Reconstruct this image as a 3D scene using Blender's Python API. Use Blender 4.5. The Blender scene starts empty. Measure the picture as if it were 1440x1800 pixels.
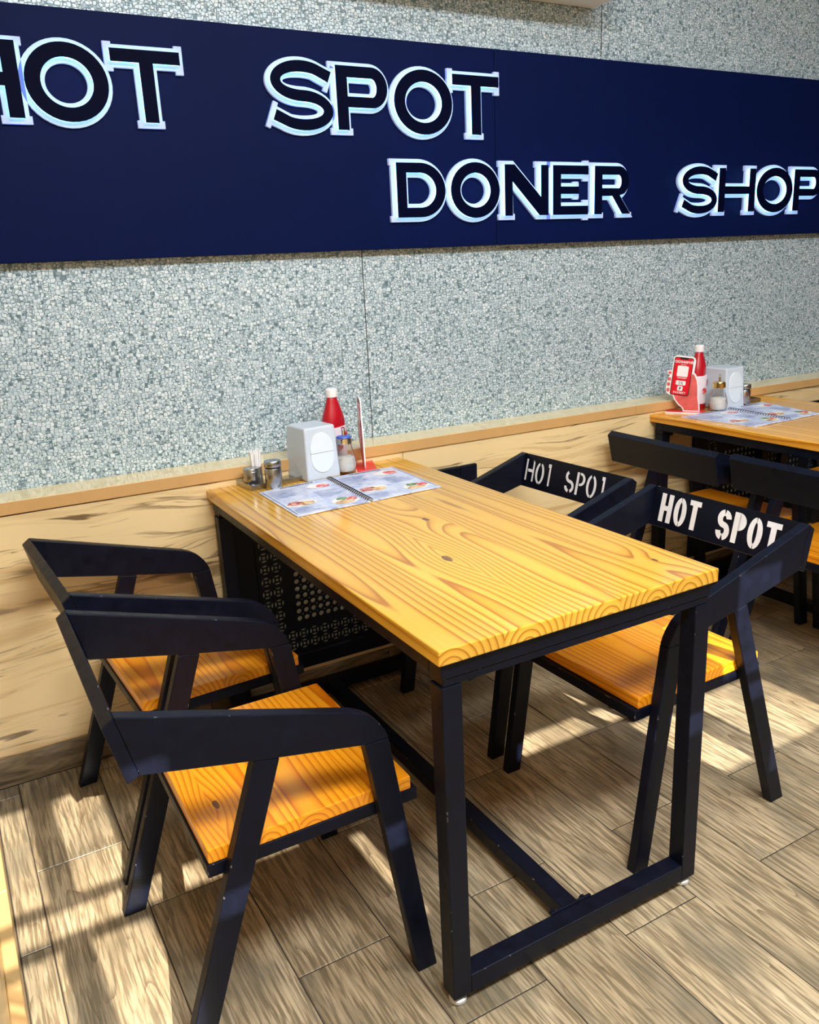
import bpy, bmesh, math, random
from mathutils import Vector, Matrix
random.seed(7)
PI = math.pi
sc = bpy.context.scene
COL = sc.collection

# ------------------------------------------------------------------ camera
cam_d = bpy.data.cameras.new('camera')
cam = bpy.data.objects.new('camera', cam_d)
COL.objects.link(cam)
cam.location = (-0.62786, -1.06633, 1.35292)
cam.rotation_euler = (1.284841, 0.046790, -0.520985)
cam_d.sensor_fit = 'HORIZONTAL'
cam_d.sensor_width = 36.0
cam_d.lens = 36.0 * 1471.96 / 1440.0
cam_d.clip_start = 0.01
sc.camera = cam

# ------------------------------------------------------------------ world, sun, exposure
w = bpy.data.worlds.new('daylight_sky')
sc.world = w
w.use_nodes = True
bg = w.node_tree.nodes['Background']
bg.inputs[0].default_value = (0.72, 0.86, 1.0, 1)
bg.inputs[1].default_value = 4.0

sun_d = bpy.data.lights.new('sun', 'SUN')
sun_d.energy = 15.0
sun_d.color = (1.0, 0.91, 0.78)
sun_d.angle = math.radians(0.22)
sun = bpy.data.objects.new('sun', sun_d)
COL.objects.link(sun)
sun.rotation_euler = Vector((-0.02, 1.60, -1.0)).to_track_quat('-Z', 'Y').to_euler()

FILL_LAMPS = [(-0.05, -1.35, 112), (1.5, -1.35, 62), (3.1, -1.35, 24), (0.9, 0.0, 13)]  # added overhead fill lights: position and power

sc.view_settings.view_transform = 'Standard'
sc.view_settings.look = 'None'
sc.view_settings.gamma = 1.0
sc.view_settings.use_curve_mapping = False
sc.view_settings.exposure = 0.0

# ------------------------------------------------------------------ mesh helpers
def link(o, parent=None):
    COL.objects.link(o)
    if parent is not None:
        o.parent = parent
    return o

def empty(name, loc=(0, 0, 0), rz=0.0, label=None, cat=None, group=None):
    o = bpy.data.objects.new(name, None)
    o.empty_display_size = 0.05
    o.location = loc
    o.rotation_euler = (0, 0, rz)
    link(o)
    tag(o, label, cat, group)
    return o

def tag(o, label=None, cat=None, group=None, kind=None):
    if label: o['label'] = label
    if cat: o['category'] = cat
    if group: o['group'] = group
    if kind: o['kind'] = kind
    return o

def obj(name, bm, mats, parent=None, smooth=False, bevel=0.0, seg=2, auto=40):
    me = bpy.data.meshes.new(name)
    bmesh.ops.recalc_face_normals(bm, faces=bm.faces[:])
    bm.to_mesh(me)
    bm.free()
    if not isinstance(mats, (list, tuple)): mats = [mats]
    for m in mats: me.materials.append(m)
    if smooth:
        me.polygons.foreach_set('use_smooth', [True] * len(me.polygons))
        me.set_sharp_from_angle(angle=math.radians(auto))
    o = bpy.data.objects.new(name, me)
    link(o, parent)
    if bevel > 0:
        md = o.modifiers.new('bevel', 'BEVEL')
        md.width = bevel; md.segments = seg; md.limit_method = 'ANGLE'
        md.angle_limit = math.radians(35)
    return o

def box(bm, x0, x1, y0, y1, z0, z1, mat=0):
    vs = [bm.verts.new(c) for c in ((x0,y0,z0),(x1,y0,z0),(x1,y1,z0),(x0,y1,z0),(x0,y0,z1),(x1,y0,z1),(x1,y1,z1),(x0,y1,z1))]
    for f in ((0,3,2,1),(4,5,6,7),(0,1,5,4),(1,2,6,5),(2,3,7,6),(3,0,4,7)):
        bm.faces.new([vs[i] for i in f]).material_index = mat
    return vs

def boxes(*bs):
    bm = bmesh.new()
    for b in bs: box(bm, *b)
    return bm

def prism(bm, pts, y0, y1, axis='y'):
    """extrude a 2D outline (x,z) along y"""
    a = [bm.verts.new((x, y0, z)) for x, z in pts]
    b = [bm.verts.new((x, y1, z)) for x, z in pts]
    n = len(pts)
    bm.faces.new(a); bm.faces.new(b[::-1])
    for i in range(n):
        bm.faces.new((a[i], b[i], b[(i+1) % n], a[(i+1) % n]))

def lathe(bm, prof, seg=32, cx=0, cy=0, mat=0, flute=0, fl_amp=0.0, fl_rng=None):
    rings = []
    for r, z in prof:
        ring = []
        for i in range(seg):
            a = 2*PI*i/seg
            rr = r
            if flute and fl_rng and fl_rng[0] <= z <= fl_rng[1]:
                rr = r*(1 + fl_amp*math.cos(flute*a))
            ring.append(bm.verts.new((cx+rr*math.cos(a), cy+rr*math.sin(a), z)))
        rings.append(ring)
    for k in range(len(rings)-1):
        for i in range(seg):
            j = (i+1) % seg
            bm.faces.new((rings[k][i], rings[k][j], rings[k+1][j], rings[k+1][i])).material_index = mat
    bm.faces.new(rings[0][::-1]).material_index = mat
    bm.faces.new(rings[-1]).material_index = mat

def tube(bm, p0, p1, r, seg=8):
    p0, p1 = Vector(p0), Vector(p1)
    d = (p1-p0).normalized()
    u = d.orthogonal().normalized(); v = d.cross(u)
    A = [bm.verts.new(p0 + r*(math.cos(2*PI*i/seg)*u + math.sin(2*PI*i/seg)*v)) for i in range(seg)]
    B = [bm.verts.new(p1 + r*(math.cos(2*PI*i/seg)*u + math.sin(2*PI*i/seg)*v)) for i in range(seg)]
    bm.faces.new(A[::-1]); bm.faces.new(B)
    for i in range(seg):
        j = (i+1) % seg
        bm.faces.new((A[i], A[j], B[j], B[i]))

def shape_mesh(name, splines, depth):
    """flat filled outline(s) with holes in XY, extruded by depth along +Z (0..depth)"""
    cu = bpy.data.curves.new(name, 'CURVE')
    cu.dimensions = '2D'; cu.fill_mode = 'BOTH'
    cu.extrude = depth/2
    for pts in splines:
        s = cu.splines.new('POLY')
        s.points.add(len(pts)-1)
        for p, (x, y) in zip(s.points, pts): p.co = (x, y, 0, 1)
        s.use_cyclic_u = True
    tmp = bpy.data.objects.new(name, cu)
    COL.objects.link(tmp)
    dg = bpy.context.evaluated_depsgraph_get()
    me = bpy.data.meshes.new_from_object(tmp.evaluated_get(dg))
    bpy.data.objects.remove(tmp); bpy.data.curves.remove(cu)
    me.transform(Matrix.Translation((0, 0, depth/2)))
    me.name = name
    return me

def text_mesh(name, body, size, depth, spacing=1.0, bold=0.0, align='CENTER'):
    cu = bpy.data.curves.new(name, 'FONT')
    cu.body = body; cu.size = size; cu.extrude = depth/2; cu.align_x = align
    cu.space_character = spacing; cu.offset = bold
    cu.resolution_u = 3
    tmp = bpy.data.objects.new(name, cu)
    COL.objects.link(tmp)
    dg = bpy.context.evaluated_depsgraph_get()
    me = bpy.data.meshes.new_from_object(tmp.evaluated_get(dg))
    bpy.data.objects.remove(tmp); bpy.data.curves.remove(cu)
    return me

def mobj(name, me, mat, parent=None, M=None):
    me.materials.clear()
    me.materials.append(mat)
    if M is not None: me.transform(M)
    o = bpy.data.objects.new(name, me)
    return link(o, parent)

def offset_poly(pts, d):
    """mitre offset of a closed polygon; d>0 grows a counter-clockwise outline"""
    A = sum(pts[i][0]*pts[(i+1) % len(pts)][1]-pts[(i+1) % len(pts)][0]*pts[i][1] for i in range(len(pts)))
    sgn = 1 if A > 0 else -1
    n = len(pts); out = []
    for i in range(n):
        p0, p1, p2 = Vector(pts[i-1]), Vector(pts[i]), Vector(pts[(i+1) % n])
        a = (p1-p0).normalized(); b = (p2-p1).normalized()
        na = Vector((a.y, -a.x))*sgn; nb = Vector((b.y, -b.x))*sgn
        m = na+nb
        if m.length < 1e-6: m = na
        m.normalize()
        c = max(0.45, m.dot(na))
        q = p1 + m*(d/c)
        out.append((q.x, q.y))
    return out

def copy_tree(o, parent=None):
    c = o.copy()
    COL.objects.link(c)
    c.parent = parent
    for ch in list(o.children): copy_tree(ch, c)
    return c

# ------------------------------------------------------------------ material helpers
class N:
    def __init__(s, name):
        s.m = bpy.data.materials.new(name); s.m.use_nodes = True
        s.t = s.m.node_tree; s.b = s.t.nodes['Principled BSDF']
        s.out = s.t.nodes['Material Output']
    def n(s, typ, **kw):
        nd = s.t.nodes.new('ShaderNode'+typ)
        for k, v in kw.items():
            if k.startswith('i_'):
                key = k[2:]
                nd.inputs[int(key) if key.isdigit() else key].default_value = v
            else: setattr(nd, k, v)
        return nd
    def l(s, a, b): s.t.links.new(a, b)
    def math(s, op, a, b=None, c=None, clamp=False):
        nd = s.n('Math', operation=op); nd.use_clamp = clamp
        for i, x in enumerate((a, b, c)):
            if x is None: continue
            if isinstance(x, (int, float)): nd.inputs[i].default_value = x
            else: s.l(x, nd.inputs[i])
        return nd.outputs[0]
    def ramp(s, f, stops, interp='LINEAR'):
        nd = s.n('ValToRGB'); cr = nd.color_ramp; cr.interpolation = interp
        while len(cr.elements) > 1: cr.elements.remove(cr.elements[-1])
        for i, (p, c) in enumerate(stops):
            e = cr.elements[0] if i == 0 else cr.elements.new(p)
            e.position = p
            e.color = tuple(c)+(1,) if len(c) == 3 else c
        s.l(f, nd.inputs[0]); return nd.outputs[0]
    def mix(s, f, a, b, mode='MIX'):
        nd = s.n('Mix', data_type='RGBA', blend_type=mode)
        for x, k in ((f, 0), (a, 6), (b, 7)):
            if isinstance(x, (int, float)): nd.inputs[k].default_value = x
            elif isinstance(x, tuple): nd.inputs[k].default_value = x if len(x) == 4 else x+(1,)
            else: s.l(x, nd.inputs[k])
        return nd.outputs[2]
    def coord(s, which='Object'): return s.n('TexCoord').outputs[which]
    def mapping(s, v, scale=(1, 1, 1), loc=(0, 0, 0)):
        nd = s.n('Mapping'); nd.inputs['Scale'].default_value = scale; nd.inputs['Location'].default_value = loc
        s.l(v, nd.inputs[0]); return nd.outputs[0]
    def noise(s, v, scale, detail=2, rough=0.5, dist=0.0, out=0):
        nd = s.n('TexNoise'); nd.inputs['Scale'].default_value = scale; nd.inputs['Detail'].default_value = detail
        nd.inputs['Roughness'].default_value = rough; nd.inputs['Distortion'].default_value = dist
        if v is not None: s.l(v, nd.inputs['Vector'])
        return nd.outputs[out]
    def xyz(s, v):
        nd = s.n('SeparateXYZ'); s.l(v, nd.inputs[0]); return nd.outputs
    def vec(s, x, y, z):
        nd = s.n('CombineXYZ')
        for i, a in enumerate((x, y, z)):
            if isinstance(a, (int, float)): nd.inputs[i].default_value = a
            else: s.l(a, nd.inputs[i])
        return nd.outputs[0]
    def set(s, col=None, rough=None, metal=None, spec=None, coat=None):
        for k, v in (('Base Color', col), ('Roughness', rough), ('Metallic', metal), ('Specular IOR Level', spec), ('Coat Weight', coat)):
            if v is None: continue
            if isinstance(v, (int, float)): s.b.inputs[k].default_value = v
            elif isinstance(v, tuple): s.b.inputs[k].default_value = v if len(v) == 4 else v+(1,)
            else: s.l(v, s.b.inputs[k])
    def bump(s, h, strength=0.3, dist=0.002):
        nd = s.n('Bump'); nd.inputs['Strength'].default_value = strength; nd.inputs['Distance'].default_value = dist
        s.l(h, nd.inputs['Height']); s.l(nd.outputs[0], s.b.inputs['Normal'])

def L(r, g, b):
    f = lambda c: (c/255/12.92) if c/255 <= 0.04045 else ((c/255+0.055)/1.055)**2.4
    return (f(r), f(g), f(b))

def plain(name, rgb, rough=0.5, metal=0.0, noise=0.06, spec=0.5, coat=0.0, emit=None, es=0.0):
    m = N(name)
    c = m.coord()
    f = m.noise(c, 22, 3)
    lo = tuple(x*(1-noise) for x in rgb); hi = tuple(min(1, x*(1+noise)) for x in rgb)
    m.set(m.ramp(f, [(0.3, lo), (0.7, hi)]), rough, metal, spec, coat)
    if emit:
        m.b.inputs['Emission Color'].default_value = emit+(1,)
        m.b.inputs['Emission Strength'].default_value = es
    return m.m

def pine(name, light, mid, dark, stave, freq, knots=(), seed=0.0, rough=0.22, zref=0.75):
    """softwood glued from staves along Y: growth rings around an axis under each stave"""
    m = N(name)
    c = m.coord()
    X, Y, Z = m.xyz(c)
    idx = m.math('FLOOR', m.math('DIVIDE', X, stave))
    wn = m.n('TexWhiteNoise', noise_dimensions='1D')
    m.l(m.math('ADD', idx, seed+3.7), wn.inputs['W'])
    r1 = wn.outputs[0]
    wn2 = m.n('TexWhiteNoise', noise_dimensions='1D')
    m.l(m.math('ADD', idx, seed+11.3), wn2.inputs['W'])
    r2 = wn2.outputs[0]
    xc = m.math('MULTIPLY', m.math('ADD', idx, 0.5), stave)
    xl = m.math('ADD', m.math('SUBTRACT', X, xc), m.math('MULTIPLY', m.math('SUBTRACT', r1, 0.5), stave*0.7))
    n1 = m.noise(m.vec(m.math('ADD', X, m.math('MULTIPLY', r2, 9.0)), m.math('MULTIPLY', Y, 0.16), m.math('MULTIPLY', Z, 0.5)), 9.0, 3, 0.45)
    n2 = m.noise(m.vec(m.math('MULTIPLY', r1, 13.0), m.math('MULTIPLY', Y, 1.0), 0.0), 1.1, 1)
    zl = m.math('ADD', Z, m.math('ADD', 0.036-zref, m.math('MULTIPLY', m.math('SUBTRACT', n2, 0.5), 0.06)))
    rad = m.math('SQRT', m.math('ADD', m.math('MULTIPLY', xl, xl), m.math('MULTIPLY', zl, zl)))
    rad = m.math('ADD', rad, m.math('MULTIPLY', m.math('SUBTRACT', n1, 0.5), 0.016))
    kmask = None
    for kx, ky, s in knots:
        dx = m.math('SUBTRACT', X, kx)
        dy = m.math('MULTIPLY', m.math('SUBTRACT', Y, ky), 0.45)
        d2 = m.math('ADD', m.math('MULTIPLY', dx, dx), m.math('MULTIPLY', dy, dy))
        g = m.math('POWER', 2.718, m.math('MULTIPLY', d2, -1.0/(s*s*9)))
        rad = m.math('ADD', rad, m.math('MULTIPLY', g, s*1.7))
        k = m.math('LESS_THAN', m.math('ADD', d2, m.math('MULTIPLY', m.noise(c, 60), s*s*0.25)), s*s*0.30)
        kmask = k if kmask is None else m.math('MAXIMUM', kmask, k)
    ph = m.math('FRACT', m.math('MULTIPLY', rad, freq))
    col = m.ramp(ph, [(0.0, light), (0.40, light), (0.70, mid), (0.87, dark), (0.93, dark), (1.0, light)])
    fib = m.noise(m.mapping(c, (170, 6, 170)), 1.0, 2)
    col = m.mix(m.math('MULTIPLY', fib, 0.25), col, mid, 'MULTIPLY')
    broad = m.noise(m.mapping(c, (5, 1.2, 5)), 1.0, 2)
    col = m.mix(m.ramp(broad, [(0.4, (0.0,)*3), (0.75, (0.28,)*3)]), col, mid)
    tone = m.math('ADD', 0.88, m.math('MULTIPLY', r2, 0.2))
    tc = m.n('CombineColor')
    for i in range(3): m.l(tone, tc.inputs[i])
    col = m.mix(1.0, col, tc.outputs[0], 'MULTIPLY')
    if kmask is not None:
        col = m.mix(m.math('MULTIPLY', kmask, 0.85), col, (0.10, 0.03, 0.008))
    m.set(col, rough, 0.0, 0.5, 0.35)
    m.b.inputs['Coat Roughness'].default_value = 0.12
    m.bump(ph, 0.04, 0.001)
    return m.m

M_BLACK = None
def black_metal():
    m = N('black_painted_steel')
    c = m.coord()
    f = m.noise(c, 35, 3)
    base = m.ramp(f, [(0.3, L(6, 10, 22)), (0.7, L(9, 14, 32))])
    bev = m.n('Bevel', samples=4); bev.inputs['Radius'].default_value = 0.0022
    geo = m.n('NewGeometry')
    dp = m.n('VectorMath', operation='DOT_PRODUCT')
    m.l(bev.outputs[0], dp.inputs[0]); m.l(geo.outputs['Normal'], dp.inputs[1])
    edge = m.math('LESS_THAN', dp.outputs['Value'], 0.93)
    chip = m.math('GREATER_THAN', m.noise(c, 48, 3, 0.6), 0.66)
    e = m.math('MULTIPLY', edge, chip)
    m.set(m.mix(m.math('MULTIPLY', e, 0.75), base, L(190, 190, 190)), m.ramp(f, [(0.3, (0.36,)*3), (0.7, (0.48,)*3)]), 0.0, 0.22)
    return m.m
M_BLACK = black_metal()

M_TABLE = pine('lacquered_pine_top', L(228, 180, 70), L(218, 162, 48), L(170, 108, 24), 0.131, 72.0,
               knots=((0.36, 0.65, 0.016), (0.25, 0.375, 0.022), (0.588, 0.109, 0.010)), seed=2.0)
M_TABLE2 = pine('lacquered_pine_far_top', L(240, 182, 70), L(226, 158, 48), L(180, 108, 22), 0.131, 72.0, seed=9.0)
M_SEAT = pine('stained_pine_seat', L(248, 170, 34), L(240, 150, 20), L(212, 112, 8), 0.11, 84.0, seed=5.0, rough=0.3, zref=0.43)
M_SEATK = pine('stained_pine_seat_knot', L(250, 174, 38), L(242, 154, 22), L(212, 114, 8), 0.125, 84.0,
               knots=((-0.365, -0.105, 0.014),), seed=21.0, rough=0.3, zref=0.43)

def floor_mat():
    m = N('wood_look_floor_tile')
    c = m.coord()
    oi = m.n('ObjectInfo')
    rnd = oi.outputs['Random']
    X, Y, Z = m.xyz(c)
    off = m.math('MULTIPLY', rnd, 37.0)
    wn = m.noise(m.vec(m.math('MULTIPLY', m.math('ADD', X, off), 9.0), m.math('MULTIPLY', Y, 1.4), off), 1.0, 2)
    Xw = m.math('ADD', m.math('ADD', X, off), m.math('MULTIPLY', m.math('SUBTRACT', wn, 0.5), 0.035))
    v = m.vec(Xw, m.math('MULTIPLY', Y, 0.05), off)
    g1 = m.noise(v, 170, 3, 0.55, 0.35)
    v2 = m.vec(m.math('ADD', X, off), m.math('MULTIPLY', Y, 0.13), off)
    g2 = m.noise(v2, 10, 3, 0.55, 1.1)
    big = m.noise(m.vec(m.math('ADD', X, off), m.math('MULTIPLY', Y, 0.7), off), 7, 2)
    col = m.ramp(g2, [(0.25, L(138, 123, 97)), (0.48, L(172, 155, 126)), (0.75, L(196, 180, 150))])
    col = m.mix(m.ramp(g1, [(0.42, (0.72,)*3), (0.54, (0.0,)*3)]), col, L(92, 80, 60))
    col = m.mix(m.ramp(big, [(0.45, (0,)*3), (0.68, (0.65,)*3)]), col, L(100, 97, 84))
    rings = m.n('TexWave', wave_type='BANDS', bands_direction='X')
    rings.inputs['Scale'].default_value = 30; rings.inputs['Distortion'].default_value = 12
    rings.inputs['Detail'].default_value = 2; rings.inputs['Detail Scale'].default_value = 0.9
    m.l(v2, rings.inputs['Vector'])
    fld = m.noise(m.vec(m.math('MULTIPLY', Xw, 9.0), m.math('MULTIPLY', Y, 0.8), off), 1.0, 1)
    cont = m.math('FRACT', m.math('MULTIPLY', fld, 22.0))
    lmask = m.ramp(m.noise(m.vec(m.math('MULTIPLY', Xw, 60.0), m.math('MULTIPLY', Y, 9.0), off), 1.0, 2), [(0.42, (0,)*3), (0.6, (0.75,)*3)])
    line = m.math('MULTIPLY', m.ramp(cont, [(0.0, (1,)*3), (0.16, (0.35,)*3), (0.32, (0,)*3)]), lmask)
    col = m.mix(line, col, L(84, 72, 54))
    col = m.mix(m.ramp(rings.outputs['Fac'], [(0.0, (0.3,)*3), (0.35, (0.0,)*3)]), col, L(118, 92, 58))
    tone = m.n('CombineColor')
    tv = m.math('ADD', 0.80, m.math('MULTIPLY', rnd, 0.32))
    for i in range(3): m.l(tv, tone.inputs[i])
    col = m.mix(1.0, col, tone.outputs[0], 'MULTIPLY')
    m.set(col, m.ramp(g1, [(0.3, (0.42,)*3), (0.7, (0.30,)*3)]), 0.0, 0.45)
    m.bump(g1, 0.12, 0.001)
    return m.m
M_TILE = floor_mat()
M_GROUT = plain('dark_grout', L(48, 40, 32), 0.9)

def wallpaper():
    m = N('embossed_silver_wallpaper')
    c = m.coord()
    X, Y, Z = m.xyz(c)
    wob = m.noise(c, 26, 2, 0.5, 0, 1)
    wv = m.n('VectorMath', operation='MULTIPLY_ADD')
    wv.inputs[1].default_value = (0.007, 0, 0.007)
    m.l(wob, wv.inputs[0]); m.l(m.vec(X, 0.0, m.math('MULTIPLY', Z, 1.12)), wv.inputs[2])
    def vor(feature):
        nd = m.n('TexVoronoi', feature=feature, distance='CHEBYCHEV', voronoi_dimensions='3D')
        nd.inputs['Scale'].default_value = 96
        nd.inputs['Randomness'].default_value = 0.85
        m.l(wv.outputs[0], nd.inputs['Vector'])
        return nd
    f1, f2 = vor('F1'), vor('F2')
    d = m.math('SUBTRACT', f2.outputs['Distance'], f1.outputs['Distance'])
    joint = m.ramp(d, [(0.03, (0,)*3), (0.15, (1,)*3)])
    cell = m.xyz(f1.outputs['Color'])[0]
    fine = m.noise(c, 420, 2)
    tone = m.math('ADD', m.math('MULTIPLY', cell, 0.55), m.math('MULTIPLY', fine, 0.45))
    col = m.ramp(tone, [(0.15, L(176, 196, 208)), (0.5, L(204, 220, 229)), (0.85, L(232, 241, 247))])
    col = m.mix(joint, L(98, 122, 132), col)
    m.set(col, m.ramp(cell, [(0, (0.30,)*3), (1, (0.5,)*3)]), 0.15, 0.5)
    tilt = m.n('SeparateColor'); m.l(f1.outputs['Color'], tilt.inputs[0])
    pos = m.n('VectorMath', operation='SUBTRACT')
    m.l(wv.outputs[0], pos.inputs[0]); m.l(f1.outputs['Position'], pos.inputs[1])
    PX, PY, PZ = m.xyz(pos.outputs[0])
    slope = m.math('ADD', m.math('MULTIPLY', PX, m.math('SUBTRACT', tilt.outputs[1], 0.5)), m.math('MULTIPLY', PZ, m.math('SUBTRACT', tilt.outputs[2], 0.5)))
    h = m.math('ADD', m.math('MULTIPLY', joint, 0.6), m.math('MULTIPLY', slope, 34.0))
    m.bump(h, 0.38, 0.003)
    return m.m
M_PAPER = wallpaper()

def spalted(name, base, warm, streak, scale=1.0, rough=0.32):
    m = N(name)
    c = m.coord()
    X, Y, Z = m.xyz(c)
    u = m.math('ADD', X, Y)
    v = m.vec(m.math('MULTIPLY', u, 0.45*scale), 0.0, m.math('MULTIPLY', Z, 2.6*scale))
    warp = m.noise(v, 2.2, 2, 0.45, 0.2)
    zz = m.math('ADD', m.math('MULTIPLY', Z, 15.0*scale), m.math('MULTIPLY', warp, 3.6))
    v2 = m.vec(m.math('MULTIPLY', u, 0.55*scale), 0.0, zz)
    n = m.noise(v2, 1.5, 4, 0.55)
    col = m.ramp(n, [(0.30, warm), (0.48, base), (0.62, base), (0.74, warm)])
    n2 = m.noise(m.vec(m.math('MULTIPLY', u, 0.7*scale), 3.0, zz), 2.0, 4, 0.55)
    col = m.mix(m.ramp(n2, [(0.56, (0,)*3), (0.615, (0.75,)*3), (0.63, (0,)*3)]), col, streak)
    n3 = m.noise(m.vec(m.math('MULTIPLY', u, 1.8*scale), 7.0, m.math('MULTIPLY', zz, 1.5)), 2.2, 3, 0.5)
    col = m.mix(m.ramp(n3, [(0.66, (0,)*3), (0.71, (0.85,)*3)]), col, streak)
    c5 = m.math('FRACT', m.math('MULTIPLY', n, 9.0))
    lm = m.ramp(m.noise(m.vec(m.math('MULTIPLY', u, 2.2), 1.0, m.math('MULTIPLY', zz, 0.9)), 1.0, 2), [(0.48, (0,)*3), (0.62, (0.7,)*3)])
    col = m.mix(m.math('MULTIPLY', m.ramp(c5, [(0.0, (1,)*3), (0.10, (0,)*3)]), lm), col, streak)
    m.set(col, rough, 0, 0.45)
    return m.m
M_LAM = spalted('spalted_laminate', L(232, 206, 156), L(204, 170, 118), L(92, 66, 38))
M_LAM2 = spalted('left_skirting_laminate', L(196, 164, 112), L(176, 142, 92), L(92, 66, 38))
M_LEDGE = plain('tan_ledge_edge', L(203, 160, 104), 0.4, noise=0.03)
def ledge_top():
    m = N('cream_ledge_top')
    c = m.coord()
    f = m.noise(m.mapping(c, (30, 5, 5)), 4, 3)
    m.set(m.ramp(f, [(0.3, L(222, 200, 150)), (0.7, L(236, 218, 172))]), 0.12, 0, 0.6)
    return m.m
M_LEDGETOP = ledge_top()
M_BASE = floor_mat()
def base_mat():
    m = N('brown_baseboard_tile')
    c = m.coord(); oi = m.n('ObjectInfo')
    X, Y, Z = m.xyz(c)
    u = m.math('ADD', m.math('ADD', X, Y), m.math('MULTIPLY', oi.outputs['Random'], 20))
    v = m.vec(m.math('MULTIPLY', u, 0.16), 0.0, Z)
    n = m.noise(v, 34, 4, 0.6, 0.8)
    col = m.ramp(n, [(0.3, L(66, 56, 42)), (0.5, L(120, 104, 80)), (0.7, L(158, 140, 110))])
    m.set(col, 0.4, 0, 0.4)
    return m.m
M_BASE = base_mat()
M_NAVY = plain('navy_sign_board', L(5, 18, 62), 0.5, noise=0.05, spec=0.06)
M_PLATE = plain('white_acrylic_backplate', L(176, 188, 222), 0.45, emit=(0.36, 0.50, 1.0), es=0.30, spec=0.2)  # pale blue emission stands in for letter glow falling on the plate
M_GLOW = plain('backlit_letter_side', (0.8, 0.9, 1.0), 0.4, emit=(0.20, 0.58, 1.0), es=4.5)
M_FACE = plain('black_letter_face', L(3, 7, 34), 0.5, spec=0.03)
M_WHITE = plain('white_plaster', L(228, 226, 218), 0.7, noise=0.02)
M_CEIL = plain('ceiling_paint', L(132, 130, 124), 0.8, noise=0.02)
M_BROWN = plain('brown_front_wall', L(112, 92, 72), 0.6)
M_STENCIL = plain('white_stencil_paint', L(232, 236, 244), 0.55, noise=0.05)
M_PLASTIC = plain('white_plastic', L(196, 206, 218), 0.3, noise=0.01)
M_PLASTIC2 = plain('white_plastic_cover', L(216, 226, 234), 0.25, noise=0.01)
M_STEEL = plain('brushed_steel', (0.42, 0.43, 0.44), 0.24, 1.0, noise=0.12)
M_CHROME = plain('chrome', (0.8, 0.8, 0.8), 0.12, 1.0, noise=0.02)
M_GOLD = plain('gold_tinted_metal', L(226, 196, 130), 0.2, 1.0, noise=0.05)
M_RED = plain('ketchup_red_plastic', L(176, 10, 30), 0.3, noise=0.08)
M_CAP = plain('white_cap', L(240, 238, 240), 0.4, noise=0.02)
M_LABEL = plain('bottle_paper_label', L(226, 214, 222), 0.5)
M_BLUE = plain('blue_plastic_lid', L(30, 90, 205), 0.35)
M_SUGAR = plain('white_sugar', L(250, 250, 248), 0.8, noise=0.03)
M_REDB = plain('red_acrylic', L(220, 40, 44), 0.3)
M_WBOARD = plain('white_acrylic_board', L(246, 240, 244), 0.35, noise=0.01)
M_SKIN = plain('printed_pink_hand', L(214, 96, 92), 0.4, noise=0.25)
M_SCREEN = plain('printed_red_screen', L(218, 18, 42), 0.35, noise=0.1)
M_PBLACK = plain('printed_black', L(20, 18, 24), 0.4)
M_GREY = plain('printed_grey', L(120, 130, 126), 0.5)
M_PAD = plain('silver_levelling_foot', L(210, 210, 212), 0.3, 0.3)
M_RAD = plain('radiator_enamel', L(222, 236, 232), 0.5)
def glass():
    m = N('clear_glass')
    m.set((1, 1, 1), 0.03)
    m.b.inputs['Transmission Weight'].default_value = 1.0
    m.b.inputs['IOR'].default_value = 1.45
    return m.m
M_GLASS = glass()
def paper():
    m = N('printed_menu_page')
    c = m.coord()
    X, Y, Z = m.xyz(c)
    h = m.noise(m.vec(m.math('MULTIPLY', X, 0.12), Y, 0.0), 260, 3, 0.6)
    v = m.noise(m.vec(X, m.math('MULTIPLY', Y, 0.12), 4.0), 200, 3, 0.6)
    b = m.noise(c, 16, 3)
    col = m.ramp(m.math('ADD', m.math('MULTIPLY', h, 0.65), m.math('MULTIPLY', v, 0.35)), [(0.38, L(122, 142, 190)), (0.52, L(186, 198, 230)), (0.66, L(226, 232, 246))])
    col = m.mix(m.ramp(b, [(0.40, (0,)*3), (0.62, (0.7,)*3)]), col, L(226, 230, 246))
    m.set(col, 0.35, 0, 0.45, 0.2)
    return m.m
M_PAGE = paper()
def food(name, a, b, c3):
    m = N(name)
    c = m.coord()
    f = m.noise(c, 70, 3)
    m.set(m.ramp(f, [(0.35, L(*a)), (0.5, L(*b)), (0.64, L(*c3))], 'EASE'), 0.4)
    return m.m
M_FOOD = [food('printed_meat', (120, 50, 48), (186, 96, 92), (226, 170, 160)),
          food('printed_bread', (170, 110, 60), (222, 178, 120), (240, 214, 170)),
          food('printed_salad', (50, 100, 60), (110, 150, 90), (190, 190, 120)),
          food('printed_tomato', (190, 40, 50), (220, 90, 90), (240, 180, 170)),
          food('printed_plate', (226, 222, 224), (238, 232, 230), (246, 244, 244))]

# ------------------------------------------------------------------ room shell
YW, YP = 1.306, 1.430          # wainscot front, wallpaper plane
XL, XR, YF, ZC = -0.712, 5.0, -3.0, 3.05
floor = obj('floor', boxes((XL-0.1, XR, YF-0.1, YP, -0.06, -0.0018)), M_GROUT)
tag(floor, kind='structure')

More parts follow.
